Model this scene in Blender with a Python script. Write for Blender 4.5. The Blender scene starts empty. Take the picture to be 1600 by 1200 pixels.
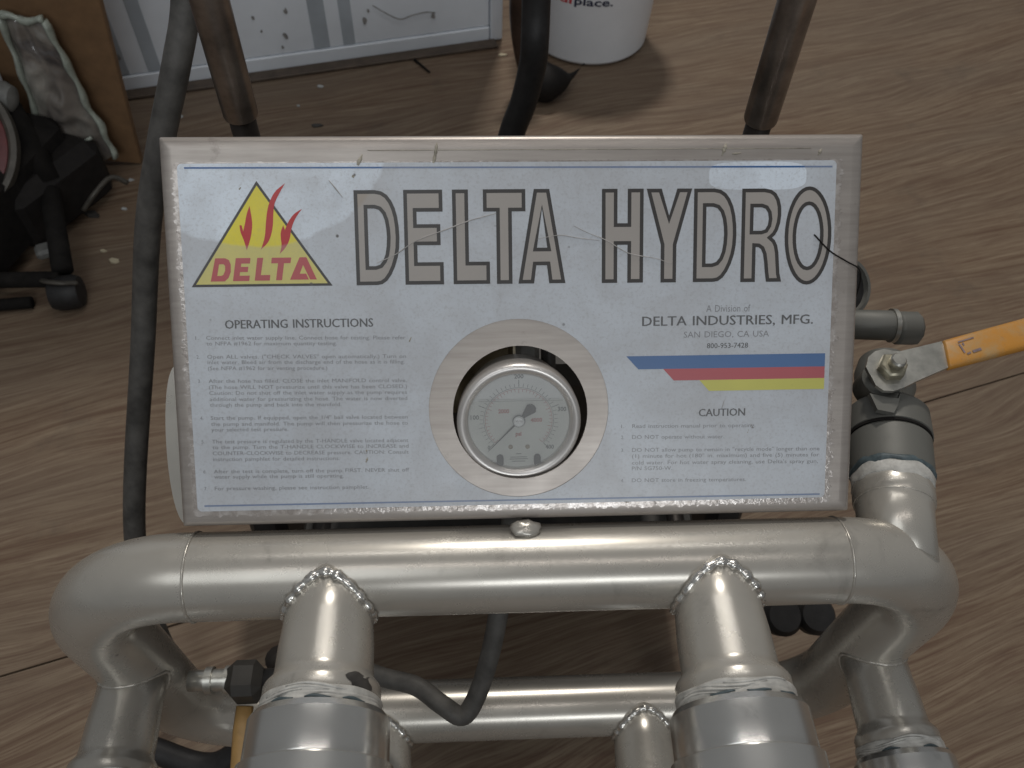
import bpy, math, random
from mathutils import Vector, Matrix, noise
from mathutils.geometry import tessellate_polygon
random.seed(7)
scene = bpy.context.scene
col = scene.collection
R = math.radians

# ------------------------------------------------------------------ camera
cam = bpy.data.cameras.new('camera')
camo = bpy.data.objects.new('camera', cam); col.objects.link(camo)
scene.camera = camo
yaw, pitch, roll = -0.0716, 0.9272, -0.0404
F = Vector((-math.sin(yaw)*math.cos(pitch), math.cos(yaw)*math.cos(pitch), -math.sin(pitch)))
rt = Vector((math.cos(yaw), math.sin(yaw), 0)); dn = F.cross(rt)
rx = rt*math.cos(roll)+dn*math.sin(roll); dx = -rt*math.sin(roll)+dn*math.cos(roll)
M = Matrix((rx, -dx, -F)).transposed().to_4x4()
M.translation = Vector((-0.0244, -0.2213, 1.0246))
camo.matrix_world = M
cam.sensor_width = 36; cam.lens = 36*1303/1600
cam.clip_start = .01; cam.clip_end = 60
cam.dof.use_dof = True; cam.dof.focus_distance = .50; cam.dof.aperture_fstop = 17

# ------------------------------------------------------------------ world and lamps
w = bpy.data.worlds.new('World'); scene.world = w; w.use_nodes = True
bg = w.node_tree.nodes['Background']
bg.inputs[0].default_value = (.94, .97, 1, 1); bg.inputs[1].default_value = .16
def lamp(name, loc, target, sx, sy, power, color=(1, 1, 1), shape='RECTANGLE'):
    l = bpy.data.lights.new(name, 'AREA'); l.shape = shape; l.size = sx; l.size_y = sy
    l.energy = power; l.color = color
    o = bpy.data.objects.new(name, l); col.objects.link(o); o.location = loc
    d = Vector(target)-Vector(loc)
    o.rotation_euler = d.to_track_quat('-Z', 'Y').to_euler()
    return o
lamp('ceiling_strip_light', (0.1, .85, 2.5), (0.1, .85, 0), 1.5, .032, 4.6, (1, .98, .96))
lamp('ceiling_strip_light', (0.1, -.42, 2.5), (0.1, -.42, 0), 1.5, .028, 3.0, (1, .94, .91))
lamp('soft_fill_light', (-.75, -1.1, 2.6), (-.3, 0, 0), 1.2, 1.2, 8, (.92, .97, 1), 'ELLIPSE')  # added general soft fill from above left, not a real fitting
lamp('front_fill_light', (.6, -4.0, 2.85), (0, 1.2, .2), 1.7, .5, 34, (.93, .97, 1))  # added frontal fill that brightens partition and bucket; no window stands there
lamp('ceiling_panel_light', (.25, 3.0, 4.0), (.1, .6, 0), .34, .34, 78, (1, .95, .88))
vs = scene.view_settings
vs.view_transform = 'Standard'; vs.look = 'None'; vs.exposure = -.12; vs.gamma = 1; vs.use_curve_mapping = False

# ------------------------------------------------------------------ materials
MT = {}
class NT:
    def __init__(s, name):
        s.m = bpy.data.materials.new(name); s.m.use_nodes = True
        s.t = s.m.node_tree; s.b = s.t.nodes['Principled BSDF']; s.o = s.t.nodes['Material Output']
        MT[name] = s.m
    def n(s, typ, **kw):
        x = s.t.nodes.new(typ)
        for k, v in kw.items():
            if k.startswith('i_'):
                key = k[2:]; key = int(key) if key.isdigit() else key
                x.inputs[key].default_value = v
            else: setattr(x, k, v)
        return x
    def l(s, a, b): s.t.links.new(a, b)
    def coord(s): return s.n('ShaderNodeTexCoord').outputs['Object']
    def noise(s, scale, detail=4, rough=.6, vec=None, dist=0):
        x = s.n('ShaderNodeTexNoise'); x.inputs['Scale'].default_value = scale; x.inputs['Detail'].default_value = detail
        x.inputs['Roughness'].default_value = rough; x.inputs['Distortion'].default_value = dist
        s.l(vec or s.coord(), x.inputs['Vector']); return x.outputs['Fac']
    def ramp(s, fac, stops):
        x = s.n('ShaderNodeValToRGB'); e = x.color_ramp.elements
        while len(e) < len(stops): e.new(.5)
        for k, (p, c) in enumerate(stops):
            e[k].position = p; e[k].color = (*c, 1) if len(c) == 3 else c
        s.l(fac, x.inputs[0]); return x.outputs[0]
    def mix(s, fac, a, b, mode='MIX'):
        x = s.n('ShaderNodeMix', data_type='RGBA', blend_type=mode)
        for sock, v in ((x.inputs[0], fac), (x.inputs[6], a), (x.inputs[7], b)):
            if hasattr(v, 'links'): s.l(v, sock)
            elif isinstance(v, tuple): sock.default_value = (*v, 1) if len(v) == 3 else v
            else: sock.default_value = v
        return x.outputs[2]
    def bump(s, h, strength, dist):
        x = s.n('ShaderNodeBump'); x.inputs['Strength'].default_value = strength; x.inputs['Distance'].default_value = dist
        s.l(h, x.inputs['Height']); s.l(x.outputs[0], s.b.inputs['Normal'])
    def set(s, col=None, metal=None, rough=None, spec=None):
        for key, v in (('Base Color', col), ('Metallic', metal), ('Roughness', rough), ('Specular IOR Level', spec)):
            if v is None: continue
            if hasattr(v, 'links'): s.l(v, s.b.inputs[key])
            else: s.b.inputs[key].default_value = (*v, 1) if isinstance(v, tuple) else v
        return s

def simple(name, c, rough=.5, metal=0., var=.25, scale=60, spec=.5, bump=0.):
    s = NT(name); f = s.noise(scale, 5)
    a = tuple(x*(1-var) for x in c); b = tuple(min(1, x*(1+var)) for x in c)
    s.set(s.ramp(f, [(.3, a), (.7, b)]), metal, rough, spec)
    rr = s.n('ShaderNodeMapRange'); rr.inputs['To Min'].default_value = rough*.85; rr.inputs['To Max'].default_value = min(1, rough*1.2)
    s.l(s.noise(scale*.4, 4), rr.inputs[0]); s.l(rr.outputs[0], s.b.inputs['Roughness'])
    if bump: s.bump(s.noise(scale*6, 3), bump, .0005)
    return s.m

def pipe_mat(name, c, metal, rough):
    s = NT(name)
    n1 = s.noise(9, 5, .6); n2 = s.noise(420, 2, .5)
    base = s.ramp(n1, [(.3, tuple(x*.86 for x in c)), (.7, tuple(x*1.1 for x in c))])
    # grey hand grime in soft patches and a few dark nicks
    g = s.ramp(s.noise(26, 6, .65, dist=.6), [(.60, (0, 0, 0)), (.74, (1, 1, 1))])
    base = s.mix(s.mix(1., g, (.55, .55, .55), 'MULTIPLY'), base, tuple(x*.45 for x in c))
    v = s.n('ShaderNodeTexVoronoi'); v.inputs['Scale'].default_value = 48; s.l(s.coord(), v.inputs['Vector'])
    d = s.ramp(v.outputs['Distance'], [(.05, (1, 1, 1)), (.075, (0, 0, 0))])
    keep = s.ramp(s.noise(30, 2), [(.56, (0, 0, 0)), (.60, (1, 1, 1))])
    base = s.mix(s.mix(1., d, keep, 'MULTIPLY'), base, (.06, .05, .045))
    s.set(base, metal)
    r = s.n('ShaderNodeMapRange'); r.inputs['To Min'].default_value = rough*.75; r.inputs['To Max'].default_value = rough*1.35
    s.l(s.noise(14, 6, .7), r.inputs[0]); s.l(r.outputs[0], s.b.inputs['Roughness'])
    s.bump(n2, .025, .0003)
    return s.m
pipe_mat('champagne_metal', (.49, .462, .412), .50, .26)
pipe_mat('bright_aluminium', (.66, .65, .62), .88, .22)
pipe_mat('grey_valve', (.14, .138, .124), .2, .52)
simple('weld', (.66, .64, .60), .22, .85, .35, 500)

# panel paint
s = NT('panel_paint')
mp = s.n('ShaderNodeMapping'); mp.inputs['Scale'].default_value = (4, 60, 60); s.l(s.coord(), mp.inputs[0])
base = s.ramp(s.noise(6, 5, .6, mp.outputs[0]), [(.25, (.33, .292, .264)), (.75, (.43, .390, .354))])
st = s.ramp(s.noise(38, 6, .7), [(.63, (0, 0, 0)), (.70, (1, 1, 1))])
base = s.mix(s.mix(1., st, (.5, .5, .5), 'MULTIPLY'), base, (.20, .175, .15))
s.set(base, .45); r = s.n('ShaderNodeMapRange'); r.inputs['To Min'].default_value = .24; r.inputs['To Max'].default_value = .5
s.l(s.noise(25, 5), r.inputs[0]); s.l(r.outputs[0], s.b.inputs['Roughness']); s.bump(s.noise(300, 3), .08, .0004)

# clear overlay edge, crinkled
s = NT('film_edge')
f = s.noise(150, 5, .65, dist=.5)
s.set(s.ramp(f, [(.42, (.37, .33, .30)), (.60, (.54, .50, .47))]), .3, .2)
r = s.n('ShaderNodeMapRange'); r.inputs['To Min'].default_value = .32; r.inputs['To Max'].default_value = .12
s.l(f, r.inputs[0]); s.l(r.outputs[0], s.b.inputs['Roughness']); s.bump(s.noise(170, 4), .35, .0012)

# label sheet and inks
def wiped(s):
    """1 where the label has been wiped clean: two patches along its upper edge, in panel millimetres"""
    xyz = s.n('ShaderNodeSeparateXYZ'); s.l(s.coord(), xyz.inputs[0])
    wob = s.noise(30, 3, .5)
    def m(op, a, b_):
        q = s.n('ShaderNodeMath', operation=op)
        for sock, v in ((q.inputs[0], a), (q.inputs[1], b_)):
            if hasattr(v, 'links'): s.l(v, sock)
            else: sock.default_value = v
        return q.outputs[0]
    u = m('MULTIPLY', xyz.outputs[0], 1000); v = m('ADD', m('MULTIPLY', xyz.outputs[1], 718.7), m('MULTIPLY', m('SUBTRACT', xyz.outputs[2], .6), 695.3))
    out = None
    for cu_, cv, ru, rv, pw in ((-141, 205, 69, 51, 2), (131, 190, 27, 7.5, 4)):
        d = m('ADD', m('POWER', m('ABSOLUTE', m('DIVIDE', m('SUBTRACT', u, cu_), ru), 0), pw), m('POWER', m('ABSOLUTE', m('DIVIDE', m('SUBTRACT', v, cv), rv), 0), pw))
        d = m('ADD', d, m('MULTIPLY', m('SUBTRACT', wob, .5), .30))
        r = s.n('ShaderNodeMapRange'); s.l(d, r.inputs[0])
        r.inputs['From Min'].default_value = 1.03; r.inputs['From Max'].default_value = .97
        out = r.outputs[0] if out is None else m('MAXIMUM', out, r.outputs[0])
    return m('SUBTRACT', 1., out)
def dirt(s, base, amt=1.0):
    base = s.mix(s.mix(1., s.mix(1., wiped(s), (.58, .58, .58), 'MULTIPLY'), (min(1, .45+.55*amt),)*3, 'MULTIPLY'), base, (.43, .435, .45))
    n = s.noise(24, 7, .68, dist=.4)
    base = s.mix(s.mix(1., s.ramp(n, [(.40, (0, 0, 0)), (.78, (1, 1, 1))]), (.5*amt,)*3, 'MULTIPLY'), base, (.36, .34, .33))
    fine = s.noise(620, 3, .7)
    base = s.mix(s.mix(1., s.ramp(fine, [(.50, (0, 0, 0)), (.72, (1, 1, 1))]), (.32*amt,)*3, 'MULTIPLY'), base, (.30, .285, .28))
    v = s.n('ShaderNodeTexVoronoi'); v.inputs['Scale'].default_value = 95; s.l(s.coord(), v.inputs['Vector'])
    d = s.ramp(v.outputs['Distance'], [(.05, (1, 1, 1)), (.11, (0, 0, 0))])
    keep = s.ramp(s.noise(55, 2), [(.60, (0, 0, 0)), (.65, (1, 1, 1))])
    return s.mix(s.mix(1., d, keep, 'MULTIPLY'), base, (.10, .09, .085))
def ink(name, c, amt=1., rough=.26):
    s = NT(name); b = s.ramp(s.noise(20, 4), [(.3, tuple(x*.93 for x in c)), (.7, tuple(min(1, x*1.06) for x in c))])
    s.set(dirt(s, b, amt), 0, None, .5)
    r = s.n('ShaderNodeMapRange'); r.inputs['To Min'].default_value = rough; r.inputs['To Max'].default_value = rough*1.5
    s.l(s.noise(120, 4, .7), r.inputs[0]); s.l(r.outputs[0], s.b.inputs['Roughness'])
    s.bump(s.noise(18, 2), .012, .0010)
ink('label_white', (.76, .83, .91))
ink('ink_dark', (.040, .035, .032), -.72)
ink('ink_taupe', (.37, .315, .26), .3)
ink('ink_yellow', (.80, .68, .03), .35)
ink('ink_stripe_yellow', (.64, .60, .06), -.2)
ink('ink_red', (.50, .008, .010), .1)
ink('ink_faded_red', (.50, .02, .025), -.25)
ink('ink_pink', (.48, .045, .06), -.25)
ink('ink_blue', (.025, .125, .34), -.3)
ink('ink_line_blue', (.03, .12, .33), .4)
ink('ink_text', (.08, .08, .08), -.4)
ink('ink_small', (.19, .19, .20), .0)
simple('scratch', (.42, .40, .385), .6, 0, .3, 200)
simple('drip_brown', (.33, .30, .24), .5, 0, .35, 200)

simple('steel_bezel', (.66, .63, .60), .34, .65, .08, 40)
simple('dial_white', (.76, .76, .755), .5, 0, .05, 60)
simple('dial_black', (.06, .06, .06), .5)
simple('dial_grey', (.20, .21, .21), .5)
simple('dial_red', (.52, .25, .24), .5)
simple('dial_tan', (.36, .30, .22), .5)
simple('black_rubber', (.018, .017, .017), .55, 0, .3, 90, .4, .3)
simple('grey_rubber', (.080, .076, .070), .6, 0, .45, 50, .4, .4)
simple('dark_iron', (.012, .0105, .0095), .85, .0, .4, 40, .2)
simple('pump_dark', (.035, .032, .028), .55, .2, .5, 25)
simple('olive_metal', (.30, .25, .15), .5, .2, .4, 50)
simple('grip_steel', (.27, .235, .21), .30, .85, .4, 40)
simple('pole_dark', (.045, .038, .034), .45, .5, .4, 50)
simple('nickel', (.46, .45, .41), .32, .8, .25, 90)
simple('old_brass', (.40, .37, .28), .38, .8, .3, 90)
s = NT('orange_vinyl')
worn = s.ramp(s.noise(55, 6, .7), [(.42, (.50, .225, .035)), (.66, (.42, .27, .12))])
s.set(s.mix(s.ramp(s.noise(170, 4), [(.62, (0, 0, 0)), (.72, (.6, .6, .6))]), worn, (.24, .17, .11)), 0, .5); s.bump(s.noise(90, 4), .2, .0008)
simple('orange_print', (.20, .15, .16), .5, 0, .3, 300)
simple('tan_handle', (.42, .25, .09), .5, 0, .2, 60)
simple('teal_sealant', (.07, .095, .105), .5, 0, .4, 200)
simple('seal_tape', (.47, .46, .43), .42, 0, .25, 130, .5, .5)
simple('bucket_white', (.74, .75, .77), .38, 0, .03, 20)
simple('smudge_dark', (.06, .055, .05), .4, .2, .4, 120)
simple('bucket_red', (.60, .05, .06), .4)
simple('bucket_navy', (.02, .025, .06), .4)
simple('cardboard', (.19, .108, .052), .8, 0, .15, 40)
simple('drum_red', (.10, .008, .008), .4)
simple('drum_rim', (.08, .072, .06), .5, .2)
simple('pale_grey', (.40, .40, .38), .5)
simple('dull_grey', (.16, .16, .15), .6)
simple('black_foot', (.012, .010, .009), .7, 0, .3, 60, .3)
simple('brown_gloss', (.040, .024, .017), .28, 0, .5, 30, .6)
simple('chip_cream', (.46, .40, .28), .7)
simple('chip_white', (.46, .47, .46), .7)
simple('chip_dark', (.05, .045, .04), .7)
simple('wall_white', (.80, .84, .89), .45, 0, .06, 8)
simple('wall_grey', (.42, .46, .50), .5, 0, .10, 14)
simple('wall_stain', (.27, .26, .25), .7, 0, .4, 80)
simple('threshold_brown', (.085, .062, .045), .6, 0, .35, 30)

# plastic bag
s = NT('bag_plastic')
f = s.noise(11, 3, .5, dist=1.6)
s.set(s.ramp(f, [(.34, (.09, .078, .074)), (.5, (.19, .17, .15)), (.68, (.33, .315, .28))]), 0, .12, .6)
s.b.inputs['Coat Weight'].default_value = .6; s.bump(s.noise(24, 3), .35, .006)
simple('bag_seam', (.33, .36, .31), .25, 0, .25, 60)
# thin clear glass
s = NT('clear_glass')
tr = s.n('ShaderNodeBsdfTransparent'); gl = s.n('ShaderNodeBsdfGlossy'); gl.inputs['Roughness'].default_value = .03
tr.inputs[0].default_value = (.95, .96, .95, 1)
fr = s.n('ShaderNodeFresnel'); fr.inputs[0].default_value = 1.5
mx = s.n('ShaderNodeMixShader'); s.l(fr.outputs[0], mx.inputs[0]); s.l(tr.outputs[0], mx.inputs[1]); s.l(gl.outputs[0], mx.inputs[2])
df = s.n('ShaderNodeBsdfDiffuse'); df.inputs[0].default_value = (.85, .85, .85, 1)
m2 = s.n('ShaderNodeMixShader'); m2.inputs[0].default_value = .25
s.l(mx.outputs[0], m2.inputs[1]); s.l(df.outputs[0], m2.inputs[2]); s.l(m2.outputs[0], s.o.inputs[0])
s = NT('gauge_liquid')
tr = s.n('ShaderNodeBsdfTransparent'); tr.inputs[0].default_value = (.93, .93, .91, 1); s.l(tr.outputs[0], s.o.inputs[0])

# wood-look vinyl floor; grain runs along the sheets' own x axis
s = NT('wood_vinyl')
mp = s.n('ShaderNodeMapping'); mp.inputs['Rotation'].default_value = (0, 0, -R(16.6)); s.l(s.coord(), mp.inputs[0])
def st(sc):
    q = s.n('ShaderNodeMapping'); q.inputs['Scale'].default_value = sc; s.l(mp.outputs[0], q.inputs[0]); return q.outputs[0]
warp = s.noise(3, 2, .5, st((.45, 1.1, 1)))
wv = s.n('ShaderNodeVectorMath', operation='MULTIPLY_ADD'); s.l(mp.outputs[0], wv.inputs[0]); wv.inputs[1].default_value = (1, 1, 1)
cmb = s.n('ShaderNodeCombineXYZ'); ma = s.n('ShaderNodeMath', operation='MULTIPLY'); s.l(warp, ma.inputs[0]); ma.inputs[1].default_value = .16
s.l(ma.outputs[0], cmb.inputs[1]); s.l(cmb.outputs[0], wv.inputs[2])
q = s.n('ShaderNodeMapping'); q.inputs['Scale'].default_value = (3.0, 105, 1); s.l(wv.outputs[0], q.inputs[0])
g1 = s.noise(1, 9, .68, q.outputs[0])
q2 = s.n('ShaderNodeMapping'); q2.inputs['Scale'].default_value = (12, 520, 1); s.l(wv.outputs[0], q2.inputs[0])
g2 = s.noise(1, 5, .68, q2.outputs[0])
g3 = s.noise(1, 3, .5, st((1.2, 6, 1)))
base = s.ramp(g1, [(.37, (.132, .084, .054)), (.5, (.198, .143, .096)), (.63, (.252, .190, .130))])
base = s.mix(s.ramp(g2, [(.42, (.7, .7, .7)), (.52, (0, 0, 0))]), base, (.115, .064, .044))
base = s.mix(s.ramp(g3, [(.35, (.30, .30, .30)), (.65, (0, 0, 0))]), base, (.15, .125, .100))
dd = s.noise(7, 6, .7)
base = s.mix(s.ramp(dd, [(.58, (0, 0, 0)), (.75, (.45, .45, .45))]), base, (.075, .062, .052))
s.set(base, 0, .58, .22); s.bump(g2, .15, .0006)
simple('subfloor_dark', (.02, .017, .014), .9)

# ------------------------------------------------------------------ builders
def tag(o, label=None, cat=None, group=None, kind=None):
    for k, v in (('label', label), ('category', cat), ('group', group), ('kind', kind)):
        if v: o[k] = v
    return o
def mesh(name, V, Fc, mat, parent=None, smooth=True):
    me = bpy.data.meshes.new(name); me.from_pydata([tuple(v) for v in V], [], Fc)
    me.materials.append(MT[mat])
    if smooth: me.polygons.foreach_set('use_smooth', [True]*len(me.polygons))
    me.update()
    o = bpy.data.objects.new(name, me); col.objects.link(o)
    if parent: o.parent = parent
    return o
def thing(name, label, cat, group=None):
    o = bpy.data.objects.new(name, None); col.objects.link(o); o.empty_display_size = .05
    return tag(o, label, cat, group)
def frame_of(d):
    d = Vector(d).normalized(); a = Vector((1, 0, 0)) if abs(d.x) < .9 else Vector((0, 0, 1))
    u = (a-d*a.dot(d)).normalized(); return d, u, d.cross(u)
def lathe(name, prof, org, axis, mat, parent=None, n=40, wob=0., seed=0, sharp=True, swob=0.):
    """revolve (s, r) about an axis; wob = uneven radius"""
    d, u, v = frame_of(axis); org = Vector(org); V = []; Fc = []
    P = []
    for k, p in enumerate(prof):       # double the rings at corners so that edges stay crisp
        P.append(p)
        if sharp and 0 < k < len(prof)-1:
            a = Vector((prof[k][0]-prof[k-1][0], prof[k][1]-prof[k-1][1])); b = Vector((prof[k+1][0]-p[0], prof[k+1][1]-p[1]))
            if a.length > 1e-7 and b.length > 1e-7 and a.angle(b) > .5: P.append(None); P.append(p)
    rows = []
    for p in P:
        if p is None: rows.append(None); continue
        s_, r = p; row = []
        for i in range(n):
            t = 2*math.pi*i/n; rr = r
            if wob: rr = r+wob*noise.noise(Vector((math.cos(t)*3+seed, math.sin(t)*3, s_*160)))
            sq = s_+(swob*noise.noise(Vector((math.cos(t)*2.2+seed*3.1, math.sin(t)*2.2, seed+round(s_*400)*.35))) if swob else 0)
            row.append(len(V)); V.append(org+d*sq+u*(rr*math.cos(t))+v*(rr*math.sin(t)))
        rows.append(row)
    for a, b in zip(rows, rows[1:]):
        if a is None or b is None: continue
        for i in range(n): j = (i+1) % n; Fc.append((a[i], a[j], b[j], b[i]))
    for row, fl in ((rows[0], True), (rows[-1], False)):
        if fl and prof[0][1] < 1e-6 or (not fl and prof[-1][1] < 1e-6): continue
        Fc.append(tuple(reversed(row)) if fl else tuple(row))
    return mesh(name, V, Fc, mat, parent)
def sweep(name, pts, rad, mat, parent=None, n=12, closed=False, flat=None, caps=True):
    pts = [Vector(p) for p in pts]; N = len(pts); V = []; Fc = []
    rad = rad if isinstance(rad, (list, tuple)) else [rad]*N
    up = None
    for k in range(N):
        if closed: tdir = (pts[(k+1) % N]-pts[k-1]).normalized()
        else: tdir = (pts[min(k+1, N-1)]-pts[max(k-1, 0)]).normalized()
        if up is None: _, up, _ = frame_of(tdir)
        up = (up-tdir*up.dot(tdir)).normalized(); side = tdir.cross(up)
        for i in range(n):
            t = 2*math.pi*i/n; V.append(pts[k]+up*(rad[k]*math.cos(t))+side*(rad[k]*math.sin(t)*(flat or 1)))
    for k in range(N if closed else N-1):
        k2 = (k+1) % N
        for i in range(n): j = (i+1) % n; Fc.append((k*n+i, k*n+j, k2*n+j, k2*n+i))
    if not closed and caps:
        Fc.append(tuple(range(n-1, -1, -1))); Fc.append(tuple((N-1)*n+i for i in range(n)))
    return mesh(name, V, Fc, mat, parent)
def spline(pts, m=8):
    P = [Vector(p) for p in pts]; P = [P[0]*2-P[1]]+P+[P[-1]*2-P[-2]]; out = []
    for k in range(1, len(P)-2):
        a, b, c, d = P[k-1:k+3]
        for i in range(m):
            t = i/m
            out.append(.5*((2*b)+(c-a)*t+(2*a-5*b+4*c-d)*t*t+(3*b-a-3*c+d)*t**3))
    return out+[P[-2]]
def box(name, c, size, mat, parent=None, rot=None, bev=.004):
    """bevelled box, axes as columns of rot"""
    rot = rot or Matrix.Identity(3); hx, hy, hz = (x/2 for x in size); b = min(bev, hx*.9, hy*.9, hz*.9)
    V = []; idx = {}
    for sx in (-1, 1):
        for sy in (-1, 1):
            for sz in (-1, 1):
                for a in range(3):
                    p = [sx*(hx-b), sy*(hy-b), sz*(hz-b)]; p[a] = (sx*hx, sy*hy, sz*hz)[a]
                    idx[sx, sy, sz, a] = len(V); V.append(Vector(c)+rot@Vector(p))
    Fc = []
    def q(l): Fc.append(tuple(l))
    for a in range(3):
        o1, o2 = [k for k in range(3) if k != a]
        for s_ in (-1, 1):
            l = []
            for x, y in ((-1, -1), (1, -1), (1, 1), (-1, 1)):
                k = [0]*3; k[a] = s_; k[o1] = x; k[o2] = y; l.append(idx[(*k, a)])
            q(l)
        for x in (-1, 1):
            for y in (-1, 1):
                l = []
                for z, f in ((-1, o1), (1, o1), (1, o2), (-1, o2)):
                    k = [0]*3; k[a] = z; k[o1] = x; k[o2] = y; l.append(idx[(*k, f)])
                q(l)
    for sx in (-1, 1):
        for sy in (-1, 1):
            for sz in (-1, 1): q([idx[sx, sy, sz, a] for a in range(3)])
    o = mesh(name, V, Fc, mat, parent, smooth=False)
    import bmesh
    bm = bmesh.new(); bm.from_mesh(o.data); bmesh.ops.recalc_face_normals(bm, faces=bm.faces); bm.to_mesh(o.data); bm.free()
    return o

# ------------------------------------------------------------------ setting: floor in two sheets, white partition
floor = mesh('floor', [(-6, -4, -.006), (7, -4, -.006), (7, 7, -.006), (-6, 7, -.006)], [(0, 1, 2, 3)], 'subfloor_dark', None, False)
tag(floor, kind='structure')
ca, sa = math.cos(R(16.6)), math.sin(R(16.6)); S0 = Vector((.646, .492, 0))
def sheet(v0, v1):
    V = []
    for z in (0, -.0055):
        for u, v in ((-5, v0), (5, v0), (5, v1), (-5, v1)): V.append((S0.x+u*ca-v*sa, S0.y+u*sa+v*ca, z))
    return mesh('floor_sheet', V, [(0, 1, 2, 3), (4, 0, 3, 7), (0, 4, 5, 1), (1, 5, 6, 2), (2, 6, 7, 3)], 'wood_vinyl', floor, False)
sheet(-3.2, -.0014); sheet(.0014, 4.5)

part = thing('white_partition', 'white panelled partition with grey vertical bands standing on the wooden floor', 'partition')
th = R(14.2); WX = Vector((math.cos(th), math.sin(th), 0)); WY = Vector((-math.sin(th), math.cos(th), 0)); W0 = Vector((-.737, 1.304, 0))
WR = Matrix((WX, WY, (0, 0, 1))).transposed()
def wbox(name, u0, u1, z0, z1, d0, d1, mat, bev=.002):
    return box(name, W0+WX*((u0+u1)/2)+WY*((d0+d1)/2)+Vector((0, 0, (z0+z1)/2)), (u1-u0, d1-d0, z1-z0), mat, part, WR, bev)
wbox('panel', -.70, .779, .034, 1.40, .004, .05, 'wall_white')
wbox('bottom_rail', -.70, .779, .002, .033, 0, .05, 'wall_white')
wbox('corner_trim', .781, .808, .002, 1.40, -.002, .05, 'wall_white')
for a, b in ((.000, .028), (.064, .090), (.399, .432), (.460, .485)):
    wbox('grey_band', a, b, .036, 1.40, .0025, .010, 'wall_grey', .0008)
for k, (u, z, rr) in enumerate(((.115, .065, .005), (.345, .075, .007), (.355, .125, .006), (.335, .05, .004), (.51, .085, .007), (.655, .075, .006), (.52, .105, .004), (.29, .12, .004), (.30, .09, .003), (.02, .075, .006))):
    pts = []
    for i in range(9):
        t = 2*math.pi*i/9; q_ = rr*(.6+.7*random.random())
        pts.append(W0+WX*(u+q_*.7*math.cos(t))+WY*.0012+Vector((0, 0, z+q_*1.2*math.sin(t))))
    mesh('stain', pts, [tuple(range(9))], 'wall_stain', part, False)
pts = [W0+WX*u+WY*.0008+Vector((0, 0, z)) for u, z in ((.53, .115), (.56, .092), (.585, .078), (.61, .083), (.64, .086), (.66, .082))]
sweep('scuff', spline(pts, 4), .0011, 'wall_stain', part, 5)
box('floor_molding', W0+WX*.39+WY*-.017+Vector((0, 0, .004)), (.80, .030, .007), 'threshold_brown', part, WR, .002)

# ------------------------------------------------------------------ the tester
root = thing('hose_tester', 'champagne metal hydrostatic hose tester with labelled control panel and pipe manifold', 'hose tester')
TL = .80188; ST, CT = math.sin(TL), math.cos(TL); PN = Vector((0, -CT, ST)); PV = Vector((0, ST, CT)); PO = Vector((0, 0, .6))
def PT(u, v, w_=0): return PO+Vector((u/1000, 0, 0))+PV*(v/1000)+PN*(w_/1000)
def circ(cx, cy, r, n=64): return [(cx+r*math.cos(2*math.pi*i/n), cy+r*math.sin(2*math.pi*i/n)) for i in range(n)]
def rrect(x0, y0, x1, y1, r, m=5):
    out = []
    for cx, cy, a in ((x1-r, y1-r, 0), (x0+r, y1-r, 90), (x0+r, y0+r, 180), (x1-r, y0+r, 270)):
        for i in range(m+1): t = R(a+90*i/m); out.append((cx+r*math.cos(t), cy+r*math.sin(t)))
    return out
def tess(conts, fn):
    flat = [p for c in conts for p in c]
    tri = tessellate_polygon([[Vector((x, y, 0)) for x, y in c] for c in conts])
    Fc = []
    for a, b, c in tri:
        (ax, ay), (bx, by), (cx, cy) = flat[a], flat[b], flat[c]
        Fc.append((a, b, c) if (bx-ax)*(cy-ay)-(by-ay)*(cx-ax) > 0 else (a, c, b))
    return [fn(x, y) for x, y in flat], Fc
def pprint(name, conts, mat, parent, h):
    V, Fc = tess(conts, lambda x, y: PT(x, y, h)); return mesh(name, V, Fc, mat, parent, False)

# control box: sheet metal tray with a hole for the gauge
def control_box():
    W2, H = 190, 212.4; HC = (0, 61.5, 37.6)
    V = []; Fc = []; loops = []
    prof = [(7, 0)]+[(4.5-4.5*math.sin(R(a)), -4.5+4.5*math.cos(R(a))) for a in (15, 30, 45, 60, 75, 90)]+[(0, -30), (0, -62), (1.5, -62), (1.5, -30)]
    for ins, w_ in prof:
        l = rrect(-W2+ins, ins, W2-ins, H-ins, 1.0); loops.append(range(len(V), len(V)+len(l)))
        V += [PT(x, y, w_) for x, y in l]
    for a, b in zip(loops, loops[1:]):
        n = len(a)
        for i in range(n): j = (i+1) % n; Fc.append((a[i], b[i], b[j], a[j]))
    nb = len(Fc)
    front = rrect(-W2+7, 7, W2-7, H-7, 1.0); hole = circ(*HC)
    V2, F2 = tess([front, hole], lambda x, y: PT(x, y, 0)); o = len(V); V += V2; Fc += [tuple(i+o for i in f) for f in F2]
    o = len(V); V += [PT(x, y, 0) for x, y in hole]+[PT(x, y, -2.2) for x, y in hole]; n = len(hole)
    for i in range(n): j = (i+1) % n; Fc.append((o+i, o+j, o+n+j, o+n+i))
    b = mesh('control_box', V, Fc, 'panel_paint', root, False)
    for k, p in enumerate(b.data.polygons): p.use_smooth = k < nb
    return b
cbox = control_box()
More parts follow.
